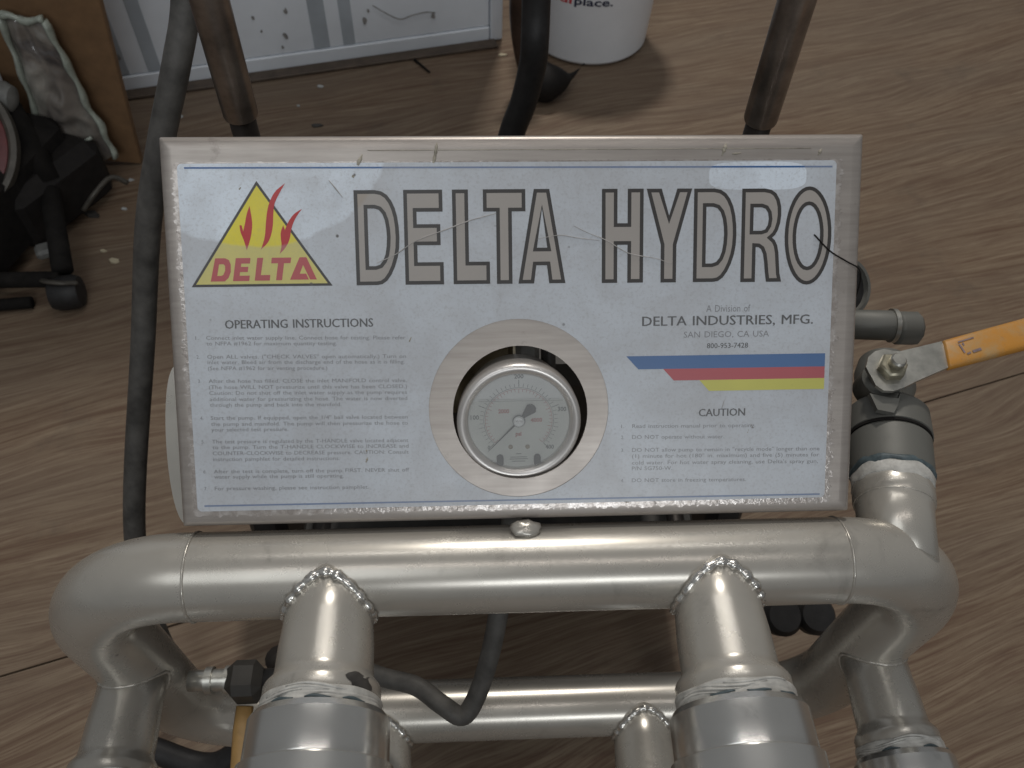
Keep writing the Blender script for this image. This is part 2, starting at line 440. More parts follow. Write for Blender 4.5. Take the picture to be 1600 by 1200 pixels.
# crinkled clear overlay showing round the label, ragged outside
def ragged(x0, y0, x1, y1, amp, step, seed):
    out = []; rnd = random.Random(seed)
    def side(a, b, nx, ny, amp=amp):
        L = math.hypot(b[0]-a[0], b[1]-a[1]); n = int(L/step)
        for i in range(n):
            t = (i+.5*rnd.random())/n; q_ = amp*(rnd.random()**2.2)
            out.append((a[0]+(b[0]-a[0])*t+nx*q_, a[1]+(b[1]-a[1])*t+ny*q_))
    side((x1, y0), (x1, y1), 1, 0); side((x1, y1), (x0, y1), 0, 1, .5); side((x0, y1), (x0, y0), -1, 0, 2.4); side((x0, y0), (x1, y0), 0, -1, 1.9)
    return out
film = pprint('overlay_film', [ragged(-182.0, 7.0, 176.3, 198.6, 3.2, 1.0, 3), rrect(-180, 9.5, 174, 197.5, 1)], 'film_edge', root, .25)
# thin scored line above the label
sweep('scored_line', [PT(-80+i*20, 204.5-.012*i*i*0, .1) for i in range(13)], .00022, 'drip_brown', cbox, 5)

label = pprint('label', [rrect(-180.3, 9.3, 174.3, 198.0, 2.5), circ(-.8, 63.8, 50.1, 96)], 'label_white', root, .5)

def inset(c, d, hole=False):
    A = sum(c[i-1][0]*c[i][1]-c[i][0]*c[i-1][1] for i in range(len(c)))
    if A < 0: c = c[::-1]
    if hole: d = -d
    n = len(c); out = []
    for i in range(n):
        p, q_, r = Vector(c[i-1]), Vector(c[i]), Vector(c[(i+1) % n])
        e1 = (q_-p).normalized(); e2 = (r-q_).normalized(); n1 = Vector((-e1.y, e1.x)); n2 = Vector((-e2.y, e2.x))
        m = n1+n2; m = m/max(.25, m.dot(n1)) if m.length > 1e-6 else n1
        m = m*min(1, 2.6/max(m.length, 1e-6)); out.append(tuple(q_+m*d))
    return out
D1 = [(-88.2, 183.7), (-77, 183.7), (-73.4, 183.0), (-70.4, 181.0), (-68.2, 178), (-66.5, 174.2), (-65.3, 169.5), (-64.6, 164), (-64.4, 158.6), (-64.7, 153), (-65.6, 148), (-67.2, 143), (-69.2, 138.8), (-71.6, 135.5), (-74.2, 133.7), (-77, 133.2), (-88.2, 133.2)]
D1h = [(-81.1, 174), (-77.5, 174), (-75, 173.2), (-73.2, 171.0), (-72, 167.6), (-71.3, 163), (-71.1, 158.8), (-71.4, 154), (-72.1, 149.8), (-73.4, 146.4), (-75.2, 144.2), (-77.6, 143.4), (-81.1, 143.4)]
DX = 184.1
LET = {
 'D': ([D1], [D1h]),
 'E': ([[(-61.8, 183.7), (-40.9, 183.7), (-40.9, 172.1), (-54.9, 172.1), (-54.9, 165.5), (-42.3, 165.5), (-42.3, 154.3), (-54.9, 154.3), (-54.9, 145.2), (-40.9, 145.2), (-40.9, 133.2), (-61.8, 133.2)]], []),
 'L': ([[(-35.7, 183.7), (-27.1, 183.7), (-27.1, 145.2), (-15.8, 145.2), (-15.8, 133.2), (-35.7, 133.2)]], []),
 'T': ([[(-19.1, 183.7), (3.8, 183.7), (3.8, 171.9), (-3.6, 171.9), (-3.6, 133.1), (-12.1, 133.1), (-12.1, 171.9), (-19.1, 171.9)]], []),
 'A': ([[(8.4, 183.7), (16.8, 183.7), (25.4, 133.1), (16.5, 133.1), (15.3, 142.9), (9.5, 142.9), (8.2, 133.1), (-.4, 133.1)]], [[(12.8, 173.4), (15.5, 152.4), (9.9, 152.4)]]),
 'H': ([[(45.4, 183.5), (53.9, 183.5), (53.9, 165.1), (59.5, 165.1), (59.5, 183.5), (68.2, 183.5), (68.2, 132.9), (59.5, 132.9), (59.5, 153.5), (53.9, 153.5), (53.9, 132.9), (45.4, 132.9)]], []),
 'Y': ([[(69.8, 183.4), (78.1, 183.4), (82.3, 169.0), (86.6, 183.4), (94.8, 183.4), (86.5, 153.2), (86.5, 132.8), (77.9, 132.8), (77.9, 153.2)]], []),
 'D2': ([[(x+DX, y-.4) for x, y in D1]], [[(x+DX-.2, y-.5) for x, y in D1h]]),
 'R': ([[(122.4, 183.1), (135, 183.1), (138.6, 182.4), (141.3, 180.6), (143.2, 177.4), (144.2, 173.4), (144.4, 169), (143.9, 164.6), (142.7, 160.6), (141.2, 158), (139.6, 156.6), (141.2, 155.2), (142.6, 152.4), (143.4, 148.4), (143.9, 142), (144.3, 137), (145.4, 132.5), (136.8, 132.5), (136, 138), (135.5, 143), (134.8, 147.6), (133.6, 150.4), (132, 151.5), (130.6, 151.6), (130.6, 132.5), (122.4, 132.5)]], [[(129, 173), (133.4, 173), (135.6, 172.2), (137, 170), (137.5, 166.8), (137, 163.4), (135.6, 161.1), (133.4, 160.4), (129, 160.4)]]),
 'O': ([[(159.7+13.1*math.cos(2*math.pi*i/40), 157.4+26.7*math.sin(2*math.pi*i/40)) for i in range(40)]], [[(159.7+6.7*math.cos(2*math.pi*i/32), 157.3+16.7*math.sin(2*math.pi*i/32)) for i in range(32)]]),
}
for k, (outs, holes) in LET.items():
    d = pprint('letter', outs+holes, 'ink_dark', label, .58)
    pprint('letter_fill', [inset(c, 2.0) for c in outs]+[inset(c, 2.0, True) for c in holes], 'ink_taupe', label, .64)

# triangle emblem
TRI = [(-139.2, 188.9), (-176.3, 133.2), (-101.1, 133.2)]
pprint('emblem_border', [TRI], 'ink_dark', label, .58)
pprint('emblem_triangle', [inset(TRI, 1.35)], 'ink_yellow', label, .62)
FL = [[(-143.4, 175.9), (-142.5, 169.6), (-142.4, 165.4), (-143.5, 159.1), (-146.0, 152.5), (-147.3, 158.0), (-149.0, 162.3), (-149.2, 165.8), (-148.1, 165.8), (-147.4, 162.6), (-146.3, 166.5), (-145.2, 171.7)],
 [(-124.2, 187.5), (-127.6, 182.1), (-130.4, 176.9), (-131.1, 171.6), (-131.6, 164.2), (-133.9, 156.9), (-138.6, 152.7), (-136.1, 159.0), (-135.3, 166.4), (-134.4, 172.7), (-132.9, 177.9), (-129.7, 183.6)],
 [(-115.8, 174.1), (-119.2, 169.9), (-121.9, 164.2), (-122.9, 157.8), (-125.8, 153.1), (-128.7, 150.4), (-127.3, 154.7), (-127.8, 159.5), (-127.5, 162.6), (-126.1, 165.6), (-125.3, 163.1), (-123.5, 167.3), (-120.2, 171.7)]]
def chaikin(c):
    out = []
    for i in range(len(c)):
        a, b, d = Vector(c[i-1]), Vector(c[i]), Vector(c[(i+1) % len(c)])
        if (b-a).angle(d-b) > 1.3: out.append(tuple(b))
        else: out += [tuple(b*.75+a*.25), tuple(b*.75+d*.25)]
    return out
for c in FL: pprint('flame', [chaikin(chaikin(c))], 'ink_red', label, .67)
def lz(l):  # emblem lettering, drawn on a grid of 1/10 mm-like units
    return [(-166.0+(x-322)*.1072, 136.1+(768-y)*.1066) for x, y in l]
for outs, holes in (
    ([(350, 652), (400, 652), (418, 662), (426, 685), (424, 720), (412, 750), (392, 768), (322, 768)], [(368, 682), (390, 682), (397, 690), (396, 715), (386, 735), (376, 740), (356, 740)]),
    ([(452, 652), (525, 652), (521, 680), (478, 680), (475, 696), (512, 696), (508, 722), (470, 722), (467, 740), (517, 740), (513, 767), (432, 767)], None),
    ([(558, 652), (588, 652), (572, 738), (619, 738), (615, 766), (540, 766)], None),
    ([(630, 652), (727, 652), (722, 680), (690, 680), (676, 765), (646, 765), (660, 680), (626, 680)], None),
    ([(768, 651), (802, 651), (850, 763), (816, 763), (784, 690), (766, 733), (798, 733), (810, 763), (716, 763)], None)):
    pprint('emblem_letter', [lz(outs)]+([lz(holes)] if holes else []), 'ink_faded_red', label, .67)
for c, m in (([(59.2, 92.3), (171.7, 92.3), (171.7, 84.9), (66.0, 84.9)], 'ink_blue'), ([(80.0, 84.9), (171.7, 84.9), (171.7, 78.3), (86.0, 78.3)], 'ink_pink'), ([(100.5, 78.3), (171.7, 78.3), (171.7, 72.1), (106.0, 72.1)], 'ink_stripe_yellow')):
    pprint('stripe', [c], m, label, .58)
for y, ye, x0, x1 in ((195.8, 194.6, -176.6, 172), (12.4, 11.2, -176.4, 171.5)):
    pprint('rule_line', [[(x0, y-.45), (x1, ye-.45), (x1, ye+.45), (x0, y+.45)]], 'ink_line_blue', label, .58)

# lettering from Blender's own font
_cu = bpy.data.curves.new('font_source', 'FONT'); _cu.resolution_u = 2; _cu.fill_mode = 'FRONT'
_fo = bpy.data.objects.new('font_source', _cu); col.objects.link(_fo)
def glyphs(txt, bold=0., space=1.):
    _cu.body = txt; _cu.offset = bold; _cu.space_character = space; _cu.space_word = 1.25
    dg = bpy.context.evaluated_depsgraph_get(); dg.update()
    me = bpy.data.meshes.new_from_object(_fo.evaluated_get(dg))
    V = [(v.co.x, v.co.y) for v in me.vertices]; Fc = [tuple(p.vertices) for p in me.polygons]
    bpy.data.meshes.remove(me); return V, Fc
def text(name, lines, mat, parent, fn, bold=0., double=0.):
    """lines: (string, x0, x1, baseline, cap height); every line is fitted to its own width"""
    VV = []; FF = []
    for txt, x0, x1, y, h in lines:
        V, Fc = glyphs(txt, bold)
        a = min(v[0] for v in V); b = max(v[0] for v in V); sx = (x1-x0)/(b-a); sy = h/.70; o = len(VV)
        VV += [fn(x0+(vx-a)*sx, y+vy*sy) for vx, vy in V]; FF += [tuple(i+o for i in f) for f in Fc]
    if double:          # second strike a hair to the right and lower in the stack, for bold type
        o = len(VV); VV += [v+Vector((double, 0, 0))-PN*.00003 for v in VV]; FF += [tuple(i+o for i in f) for f in FF]
    return mesh(name, VV, FF, mat, parent, False)
PR = lambda x, y: PT(x, y, .58)
SL = .012
def PRs(x, y): return PT(x, y-SL*(x+115), .58) if x < 0 else PT(x, y-SL*(x-115), .58)
text('heading', [('OPERATING INSTRUCTIONS', -159.8, -80.2, 110.7, 4.7)], 'ink_text', label, PR, 0, .00028)
text('heading', [('DELTA INDUSTRIES, MFG.', 67.9, 163.9, 109.0, 5.3)], 'ink_text', label, PR, 0, .00026)
text('heading', [('CAUTION', 100.4, 126.7, 57.7, 4.3)], 'ink_text', label, PR, 0, .00028)
text('small_print', [('A Division of', 103.7, 128.5, 116.3, 3.9)], 'ink_small', label, PR, 0)
text('small_print', [('SAN DIEGO, CA USA', 91.3, 139.4, 102.2, 3.4)], 'ink_small', label, PR, 0)
text('small_print', [('800-953-7428', 104.4, 127.6, 96.1, 2.9)], 'ink_text', label, PR, 0, .0001)
A0 = -170.2; AE = -62.6
OPS = [
 ('1.', 104.5, [('Connect inlet water supply line. Connect hose for testing. Please refer', AE), ('to NFPA #1962 for maximum quantity testing.', -100)], (104.2, 101.1)),
 ('2.', 94, [('Open ALL valves. ("CHECK VALVES" open automatically.) Turn on', AE), ('inlet water. Bleed air from the discharge end of the hose as it is filling.', -63.4), ('(See NFPA #1962 for air venting procedure.)', -105.7)], (93.9, 90.9, 87.6)),
 ('3.', 80.6, [('After the hose has filled, CLOSE the inlet MANIFOLD control valve.', AE), ('(The hose WILL NOT pressurize until this valve has been CLOSED.)', AE), ('Caution: Do not shut off the inlet water supply as the pump requires', AE), ('additional water for pressurizing the hose. The water is now diverted', AE), ('through the pump and back into the manifold.', -98.8)], (80.6, 77.2, 74.0, 70.6, 67.4)),
 ('4.', 60.2, [('Start the pump. If equipped, open the 1/4" ball valve located between', AE), ('the pump and manifold. The pump will then pressurize the hose to', AE), ('your selected test pressure.', -128.4)], (60.2, 56.8, 53.7)),
 ('5.', 47.0, [('The test pressure is regulated by the T-HANDLE valve located adjacent', AE), ('to the pump. Turn the T-HANDLE CLOCKWISE to INCREASE and', AE), ('COUNTER-CLOCKWISE to DECREASE pressure. CAUTION: Consult', AE), ('instruction pamphlet for detailed instructions.', -100.8)], (47.0, 43.8, 40.4, 37.1)),
 ('6.', 30.2, [('After the test is complete, turn off the pump FIRST. NEVER shut off', AE), ('water supply while the pump is still operating.', -99)], (30.2, 27.2)),
 ('7.', 20.6, [('For pressure washing, please see instruction pamphlet.', -85.4)], (20.6,)),
]
for num, ny, lines, ys in OPS:
    text('instruction_text', [(num, -175.9, -174.2, ys[0], 2.0)]+[(t_, A0, e, y, 2.1) for (t_, e), y in zip(lines, ys)], 'ink_small', label, PRs, 0)
CE = 170.4; C0 = 62.8
for num, lines, ys in (
 ('1.', [('Read instruction manual prior to operating.', 133)], (51.2,)),
 ('2.', [('DO NOT operate without water.', 115.2)], (44.9,)),
 ('3.', [('DO NOT allow pump to remain in "recycle mode" longer than one', CE), ("(1) minute for hot (180\u00b0 in. maximum) and five (5) minutes for", CE), ("cold water. For hot water spray cleaning, use Delta's spray gun,", 169.8), ('P/N SG750-W.', 85.8)], (37.5, 34.0, 30.2, 26.9)),
 ('4.', [('DO NOT store in freezing temperatures.', 128.4)], (20.0,))):
    text('caution_text', [(num, 56.6, 58.3, ys[0], 2.0)]+[(t_, C0, e, y, 2.2) for (t_, e), y in zip(lines, ys)], 'ink_small', label, PRs, 0)

# scratches and smears on the label and its border
def scratch(pts, r, mat='scratch', h=.70, par=None):
    P = spline([PT(x, y, h) for x, y in pts], 6); n = len(P)
    rr = [r*(.35+.65*math.sin(math.pi*(i+.5)/n))*(.7+.6*random.random())/1000 for i in range(n)]
    return sweep('scratch', P, rr, mat, par or label, 6, flat=1)
scratch([(-77, 145), (-66, 150), (-55, 157), (-38, 163), (-27, 167), (-12, 171)], .32)
scratch([(10, 157), (22, 159), (32, 157.5), (44, 156)], .25)
scratch([(30, 164), (38, 160), (48, 156), (60, 149), (75, 146), (84, 143)], .24)
scratch([(-101, 189), (-94, 180)], .3)
scratch([(115, 67), (113.5, 62)], .2)
for x, y, a, L, r in ((-86, 195.5, 66, 15, 1.5), (-44.5, 202, 78, 13, 1.0), (112, 204, 70, 7, 1.2), (119, 202, 5, 5, .5), (165, 202.5, 60, 4, .9), (-148, 185, 50, 3, .6), (-60, 103.5, 65, 5, .5),
                      (-86, 42, 80, 4, .6), (-86, 36.5, 70, 5, .8), (131, 51, 110, 6, .5), (129, 49, 70, 4, .4), (-115, 137, -5, 4, .3), (60, 9, 0, 3, .5)):
    c_, s_ = math.cos(R(a)), math.sin(R(a)); j = random.uniform(-.12, .12)*L
    scratch([(x-c_*L/2, y-s_*L/2), (x+j*.4, y+j*.3), (x+c_*L/2, y+s_*L/2)], r, 'drip_brown', .5-.72*r)
# thin twisted wire over the right edge
sweep('wire', spline([PT(163, 158, 1.0), PT(172, 149, 1.4), PT(182, 143, 1.4), PT(189, 139, .5), PT(194, 132, -8), PT(196, 118, -20)], 6), .00045, 'dark_iron', root, 6)

# gauge, set a little more upright than the panel
GT = TL-.215; GN = Vector((0, -math.cos(GT), math.sin(GT))); GV = Vector((0, math.sin(GT), math.cos(GT))); GO = PT(-.9, 55.9, 3.4)
def GP(a, b, h=0): return GO+Vector((a/1000, 0, 0))+GV*(b/1000)+GN*(h/1000)
gauge = lathe('pressure_gauge', [(-.034, .0), (-.034, .030), (-.006, .0315), (-.006, .02)], GO, GN, 'steel_bezel', root, 48)
lathe('bezel', [(-.0125, .0318), (-.0125, .0344), (-.0030, .0347), (-.0008, .0342), (0, .0332), (.0001, .0315), (-.0006, .0297), (-.0018, .0287), (-.0042, .0285), (-.0052, .0285)], GO, GN, 'steel_bezel', gauge, 64, sharp=False)
def gprint(name, conts, mat, h):
    V, Fc = tess(conts, lambda x, y: GP(x, y, h)); return mesh(name, V, Fc, mat, gauge, False)
gprint('dial', [circ(0, 0, 28.4)], 'dial_white', -5.0)
for i in range(41):
    t = R(225-270*i/40); major = i % 10 == 0; mid = i % 5 == 0
    for r0, r1, wd, m in ((20.0, 24.2 if major else (22.8 if mid else 22.0), .13 if not major else .2, 'dial_grey'), (18.6, 17.2 if not mid else 16.4, .14, 'dial_red')):
        c_, s_ = math.cos(t), math.sin(t)
        gprint('tick', [[(r0*c_-wd*s_, r0*s_+wd*c_), (r0*c_+wd*s_, r0*s_-wd*c_), (r1*c_+wd*s_, r1*s_-wd*c_), (r1*c_-wd*s_, r1*s_+wd*c_)][::1]], m, -4.9)
for r0, m in ((19.7, 'dial_grey'), (18.9, 'dial_red')):
    gprint('scale_arc', [[(r0*math.cos(R(a)), r0*math.sin(R(a))) for a in range(-45, 226, 5)]+[((r0-.25)*math.cos(R(a)), (r0-.25)*math.sin(R(a))) for a in range(225, -46, -5)]], m, -4.9)
GPT = lambda x, y: GP(x, y, -4.88)
text('dial_number', [('100', -27.0, -22.2, 1.0, 2.6), ('200', -2.6, 2.6, 25.0, 2.4), ('300', 21.8, 26.6, 5.2, 2.6), ('400', 15.2, 20.0, -17.6, 2.5), ('0', -17.6, -16.2, -17.4, 2.5)], 'dial_grey', gauge, GPT, .03)
text('dial_number', [('2000', -11.5, -5.3, 4.6, 2.3), ('4000', 6.6, 13.2, -1.0, 2.3), ('psi', -1.8, 1.6, -9.2, 2.4)], 'dial_red', gauge, GPT, .05)
for b_, hw in ((-20.6, 1.5), (-22.6, 4.6), (-23.8, 5.2), (-25.2, 3.8)): gprint('worn_print', [[(-hw, b_), (hw, b_), (hw, b_+.45), (-hw, b_+.45)]], 'dial_grey', -4.9)
for a in (-4.6, 5.0): lathe('dial_screw', [(0, .0013), (.0004, .0013), (.0006, .0009)], GP(a, -16.0, -5.0), GN, 'dial_tan', gauge, 16)
for a in (-10.6, 10.6):
    V = [GP(x, y, h) for h in (-5.0, -3.6) for x, y in rrect(a-1.9, -27.6, a+1.9, -20.6, 1.8, 4)]; n = len(V)//2
    mesh('stop_block', V, [tuple(range(n, 2*n))]+[(i, (i+1) % n, n+(i+1) % n, n+i) for i in range(n)], 'dial_black', gauge, False)
ndl = R(226.5); c_, s_ = math.cos(ndl), math.sin(ndl)
def NP(r, o): return (r*c_-o*s_, r*s_+o*c_)
gprint('needle', [[NP(25.5, .12), NP(1, .55), NP(-3, .9), NP(-10.2, 3.3), NP(-12.2, 1.6), NP(-12.6, 0), NP(-12.2, -1.6), NP(-10.2, -3.3), NP(-3, -.9), NP(1, -.55), NP(25.5, -.12)]], 'dial_black', -4.0)
lathe('needle_hub', [(0, .0031), (.0010, .0031), (.0014, .0024), (.0014, .0002)], GP(0, 0, -4.0), GN, 'dial_white', gauge, 24)
lathe('hub_ring', [(0, .0036), (.0004, .0036), (.0004, .0030)], GP(0, 0, -4.0), GN, 'dial_grey', gauge, 24)
lv = 12.5; x0 = math.sqrt(28.3**2-lv**2)
gprint('liquid', [[(28.3*math.cos(t), 28.3*math.sin(t)) for t in [math.atan2(lv, -x0)+(2*math.pi-(math.atan2(lv, -x0)-math.atan2(lv, x0)))*i/48 for i in range(49)]]], 'gauge_liquid', -3.0)
gprint('liquid_line', [[(-x0+3, lv-.15), (x0-1, lv-.15), (x0-1, lv+.25), (-x0+3, lv+.3)]], 'pale_grey', -2.9)  # pale strip paints the highlight along the liquid's surface
gprint('glass', [circ(0, 0, 28.45)], 'clear_glass', -2.6)
# what shows through the slot above the gauge: stem, bracket and pump behind
lathe('gauge_stem', [(0, .009), (.05, .009), (.05, .012), (.08, .012)], GP(0, 0, -34), -GN, 'old_brass', gauge, 20)

# manifold ring
MR = .0250; XR = .256; ZT = .575; ZB = .295; BR = .071; MY = -.018
def ring_pts():
    P = []
    for cx, cz, a in ((XR-BR, ZT-BR, 90), (-XR-.007+BR, ZT-BR, 180), (-XR-.007+BR, ZB+BR, 270), (XR-BR, ZB+BR, 360)):
        for i in range(17):
            t = R(a-90+90*i/16); P.append((cx+BR*math.cos(t), MY, cz+BR*math.sin(t)))
    # corners run right-top, left-top, left-bottom, right-bottom
    return P
sweep('manifold_ring', ring_pts(), MR, 'champagne_metal', root, 56, True)
def bead_ring(c, axis, r, rb, parent=root, mat='champagne_metal', n=90, amp=.35):
    d, u, v = frame_of(axis); P = [Vector(c)+u*(r*math.cos(2*math.pi*i/n))+v*(r*math.sin(2*math.pi*i/n)) for i in range(n)]
    return sweep('weld_bead', P, [rb*(1-amp/2+amp*random.random()) for _ in P], mat, parent, 7, True)
for sx in (-1, 1):
    for z in (ZT, ZB): bead_ring((sx*(XR-BR), MY, z), (1, 0, 0), MR-.0001, .0009)
# outlet stubs pointing at the viewer
def outlet(x, z, r, y_start, y_flare, scale=1., mat='champagne_metal', tape=True, seed=0, ext=.12):
    L0 = MY-y_flare
    st_ = lathe('outlet_pipe', [(0, r*.985), (.030, r*.985), (.044, r*1.03), (L0-.004, r*1.045), (L0-.001, r*1.06), (L0+.003, r*1.20), (L0+.005, r*1.235), (L0+.013, r*1.235), (L0+.015, r*1.20)], (x, MY, z), (0, -1, 0), mat, root, 48, sharp=False)
    s0 = L0+.0105
    prof = [(s0, r*1.25)]+[(s0+.0007*i, r*(1.25+.012*math.sin(i*2.3+seed)+.02)) for i in range(1, 9)]+[(s0+.0068, r*1.27), (s0+.0078, r*1.22)]
    lathe('thread_tape', prof, (x, MY, z), (0, -1, 0), 'seal_tape', st_, 72, .0007, seed, sharp=False, swob=.0013)
    for k in range(4):      # loose wraps of tape
        t0 = .75+k*.42+(seed%3)*.12; P = []
        for i in range(16):
            t = t0+i*.075; P.append((x+r*1.275*math.cos(t), MY-(s0+.001+k*.0015+.0012*math.sin(i*.33+k*1.7+seed)), z+r*1.275*math.sin(t)))
        sweep('tape_strand', P, [.0006*(.4+math.sin(math.pi*(i+.5)/16)) for i in range(16)], 'seal_tape', st_, 6)
    s1 = s0+.0066
    for k in range(3):
        t0 = .5+k*.75+.2*math.sin(seed*2.1+k); P = [(x+r*1.292*math.cos(t0+i*.05), MY-(s1+.0004*math.sin(i*.7+seed)), z+r*1.292*math.sin(t0+i*.05)) for i in range(9)]
        sweep('sealant_line', P, [.0007*(.3+math.sin(math.pi*(i+.5)/9)) for i in range(9)], 'teal_sealant', st_, 6)
    lathe('coupling', [(s1+.001, r*1.22), (s1+.001, r*1.36), (s1+.0045, r*1.455), (s1+.0245, r*1.47), (s1+.0255, r*1.455), (s1+.0255, r*1.50), (s1+.0265, r*1.56), (s1+ext, r*1.58), (s1+ext, r*1.3), (s1+ext-.03, r*1.28)], (x, MY, z), (0, -1, 0), 'bright_aluminium', st_, 56)
    return st_
def saddle(x, z, r, par, n=110):
    P = []; rad = []
    for i in range(n):
        t = 2*math.pi*i/n; zz = r*.985*math.sin(t); yy = MY-math.sqrt(max(0, MR*MR-min(abs(zz), MR)**2)+.0085**2)
        P.append((x+(r*.985+.0004)*math.cos(t), min(yy, MY-.0060)-.0004, z+zz*1.01)); rad.append((.0017+.0010*max(0, math.sin(t)))*(.72+.6*abs(math.sin(i*.62))*(.6+.6*random.random())))
    return sweep('weld_bead', P, rad, 'weld', par, 7, True)
s1 = outlet(-.1077, ZT, .0248, 0, -.079, seed=1); saddle(-.1077, ZT, .0248, s1)
s2 = outlet(.1096, ZT, .0248, 0, -.083, seed=4); saddle(.1096, ZT, .0248, s2)
s3 = outlet(-.1077, ZB, .0248, 0, -.083, seed=2); saddle(-.1077, ZB, .0248, s3)
s4 = outlet(.1096, ZB, .0248, 0, -.085, seed=6); saddle(.1096, ZB, .0248, s4)
s5 = outlet(-.262, .440, .0222, 0, -.083, seed=3)
s6 = outlet(.2555, .436, .0222, 0, -.080, seed=8)
for sx, z, pr in ((-.262, .440, s5), (.2555, .436, s6)):
    P = []; xc = -XR-.007 if sx < 0 else XR
    for i in range(90):
        t = 2*math.pi*i/90; x_ = sx+.0224*math.cos(t)
        P.append((x_, MY-math.sqrt(max(0, MR*MR-(x_-xc)**2))-.0003, z+.0224*math.sin(t)))
    sweep('weld_bead', P, [.0011*(.7+.6*random.random()) for _ in P], 'champagne_metal', pr, 7, True)
# dark smudge on the shoulder of the left outlet
V = []; Fc = []
for j in range(6):
    for i in range(8):
        t = R(30+26*i/7+4*math.sin(j*1.3)); q_ = -.018-(.079-.018+.0035+.0078*j/5); rr = .0248*(1.245 if j > 0 else 1.22)
        V.append((-.1077+rr*math.cos(t), q_-.0008*math.sin(i), ZT+rr*math.sin(t)))
for j in range(5):
    for i in range(7): Fc.append((j*8+i, j*8+i+1, j*8+i+9, j*8+i+8))
mesh('smudge', V, Fc, 'smudge_dark', s1)
# weld tabs holding the panel to the ring
for x, y, sc in ((.002, -.002, .8),):
    V = []; Fc = []; n = 14; m = 8
    for j in range(m+1):
        ph = math.pi*j/m
        for i in range(n):
            t = 2*math.pi*i/n; k = 1+.25*noise.noise(Vector((math.cos(t)*2+x*50, math.sin(t)*2, j*.9)))
            V.append((x+.011*sc*k*math.sin(ph)*math.cos(t), y+.007*sc*k*math.sin(ph)*math.sin(t)-.003, .5990+.0035*k*math.cos(ph)))
    for j in range(m):
        for i in range(n): q_ = (i+1) % n; Fc.append((j*n+i, (j+1)*n+i, (j+1)*n+q_, j*n+q_))
    mesh('weld_tab', V, Fc, 'champagne_metal', root)

# rounded plate behind the left edge of the panel
V = []; Fc = []; n = 28
for w_ in (0, -.006):
    for i in range(n):
        t = -math.pi*.5+math.pi*i/(n-1); V.append(PT(-189-11.5*math.cos(t)**.7 if math.cos(t) > 0 else -189, 44+47*math.sin(t), -14+w_*1000))
Fc = [tuple(range(n)), tuple(range(2*n-1, n-1, -1))]+[(i, n+i, n+(i+1) % n, (i+1) % n) for i in range(n)]
mesh('side_ear', V, Fc, 'champagne_metal', root, False)

# behind the panel: pump, widened, and unseen plate added, to shade the floor
box('pump_block', (0.0, .255, .42), (.34, .20, .22), 'pump_dark', root, None, .012)
PRM = Matrix(((1, 0, 0), tuple(PV), tuple(PN))).transposed()
box('mounting_bracket', PT(-24, 86, -42), (.044, .060, .010), 'olive_metal', root, PRM, .003)
box('mounting_bracket', PT(7, 88, -46), (.014, .070, .016), 'pale_grey', root, PRM, .003)
box('mounting_bracket', PT(20, 84, -50), (.008, .070, .020), 'grey_rubber', root, PRM, .003)
box('shade_plate', (0, .29, .17), (.44, .26, .012), 'pump_dark', root, None, .003)
for sx in (-1, 1):
    lathe('wheel', [(-.02, .03), (-.022, .10), (-.012, .115), (.012, .115), (.022, .10), (.02, .03)], (sx*.27, .34, .115), (1, 0, 0), 'black_rubber', root, 36)
    sweep('frame_leg', [(sx*.20, .03, .296), (sx*.20, .03, .002)], .012, 'pole_dark', root, 14)
    sweep('frame_rail', [(sx*.20, -.01, .17), (sx*.20, .40, .17)], .012, 'pole_dark', root, 14)
    # upright handle with steel grip
    h = sweep('handle_pole', [(sx*.190, .30, .165), (sx*.190, .30, .88)], .0096, 'pole_dark', root, 20)
    lathe('handle_grip', [(0, .0098), (0, .0118), (.002, .0124), (.20, .0126), (.205, .0118), (.205, .009)], (sx*.190, .30, .656 if sx < 0 else .650), (0, 0, 1), 'grip_steel', h, 32)

# inlet valve: pipe runs back from the right elbow
VA = Vector((.243, .97, 0)).normalized(); VO = Vector((.2255, -.018, .568)); VU = Vector((0, 0, 1)); VS = VA.cross(VU)
vin = lathe('inlet_valve', [(0, .0222), (.034, .0226), (.040, .0236), (.041, .0243), (.050, .0243), (.052, .0236), (.052, .018)], VO, VA, 'champagne_metal', root, 48, sharp=False)
bead_ring(VO+VA*.039, VA, .0234, .0005, vin)
lathe('thread_tape', [(.049, .0236), (.0505, .0248), (.054, .0245), (.058, .0249), (.0600, .0240)], VO, VA, 'seal_tape', vin, 64, .0012, 9, sharp=False, swob=.003)
lathe('sealant_line', [(.0580, .0240), (.0595, .0254), (.062, .0254), (.0632, .0240)], VO, VA, 'teal_sealant', vin, 48, .0016, 12, sharp=False, swob=.002)
lathe('valve_hub', [(.061, .02), (.061, .0250), (.064, .0256), (.086, .0258), (.0875, .0248), (.0895, .0248), (.0900, .0268), (.1090, .0260), (.1120, .0235), (.1150, .0170), (.122, .0165), (.132, .0195), (.146, .0195), (.156, .0165), (.158, .008)], VO, VA, 'grey_valve', vin, 48)
lathe('hub_groove', [(.0876, .0245), (.0877, .0262), (.0893, .0262), (.0894, .0245)], VO, VA, 'dark_iron', vin, 48)
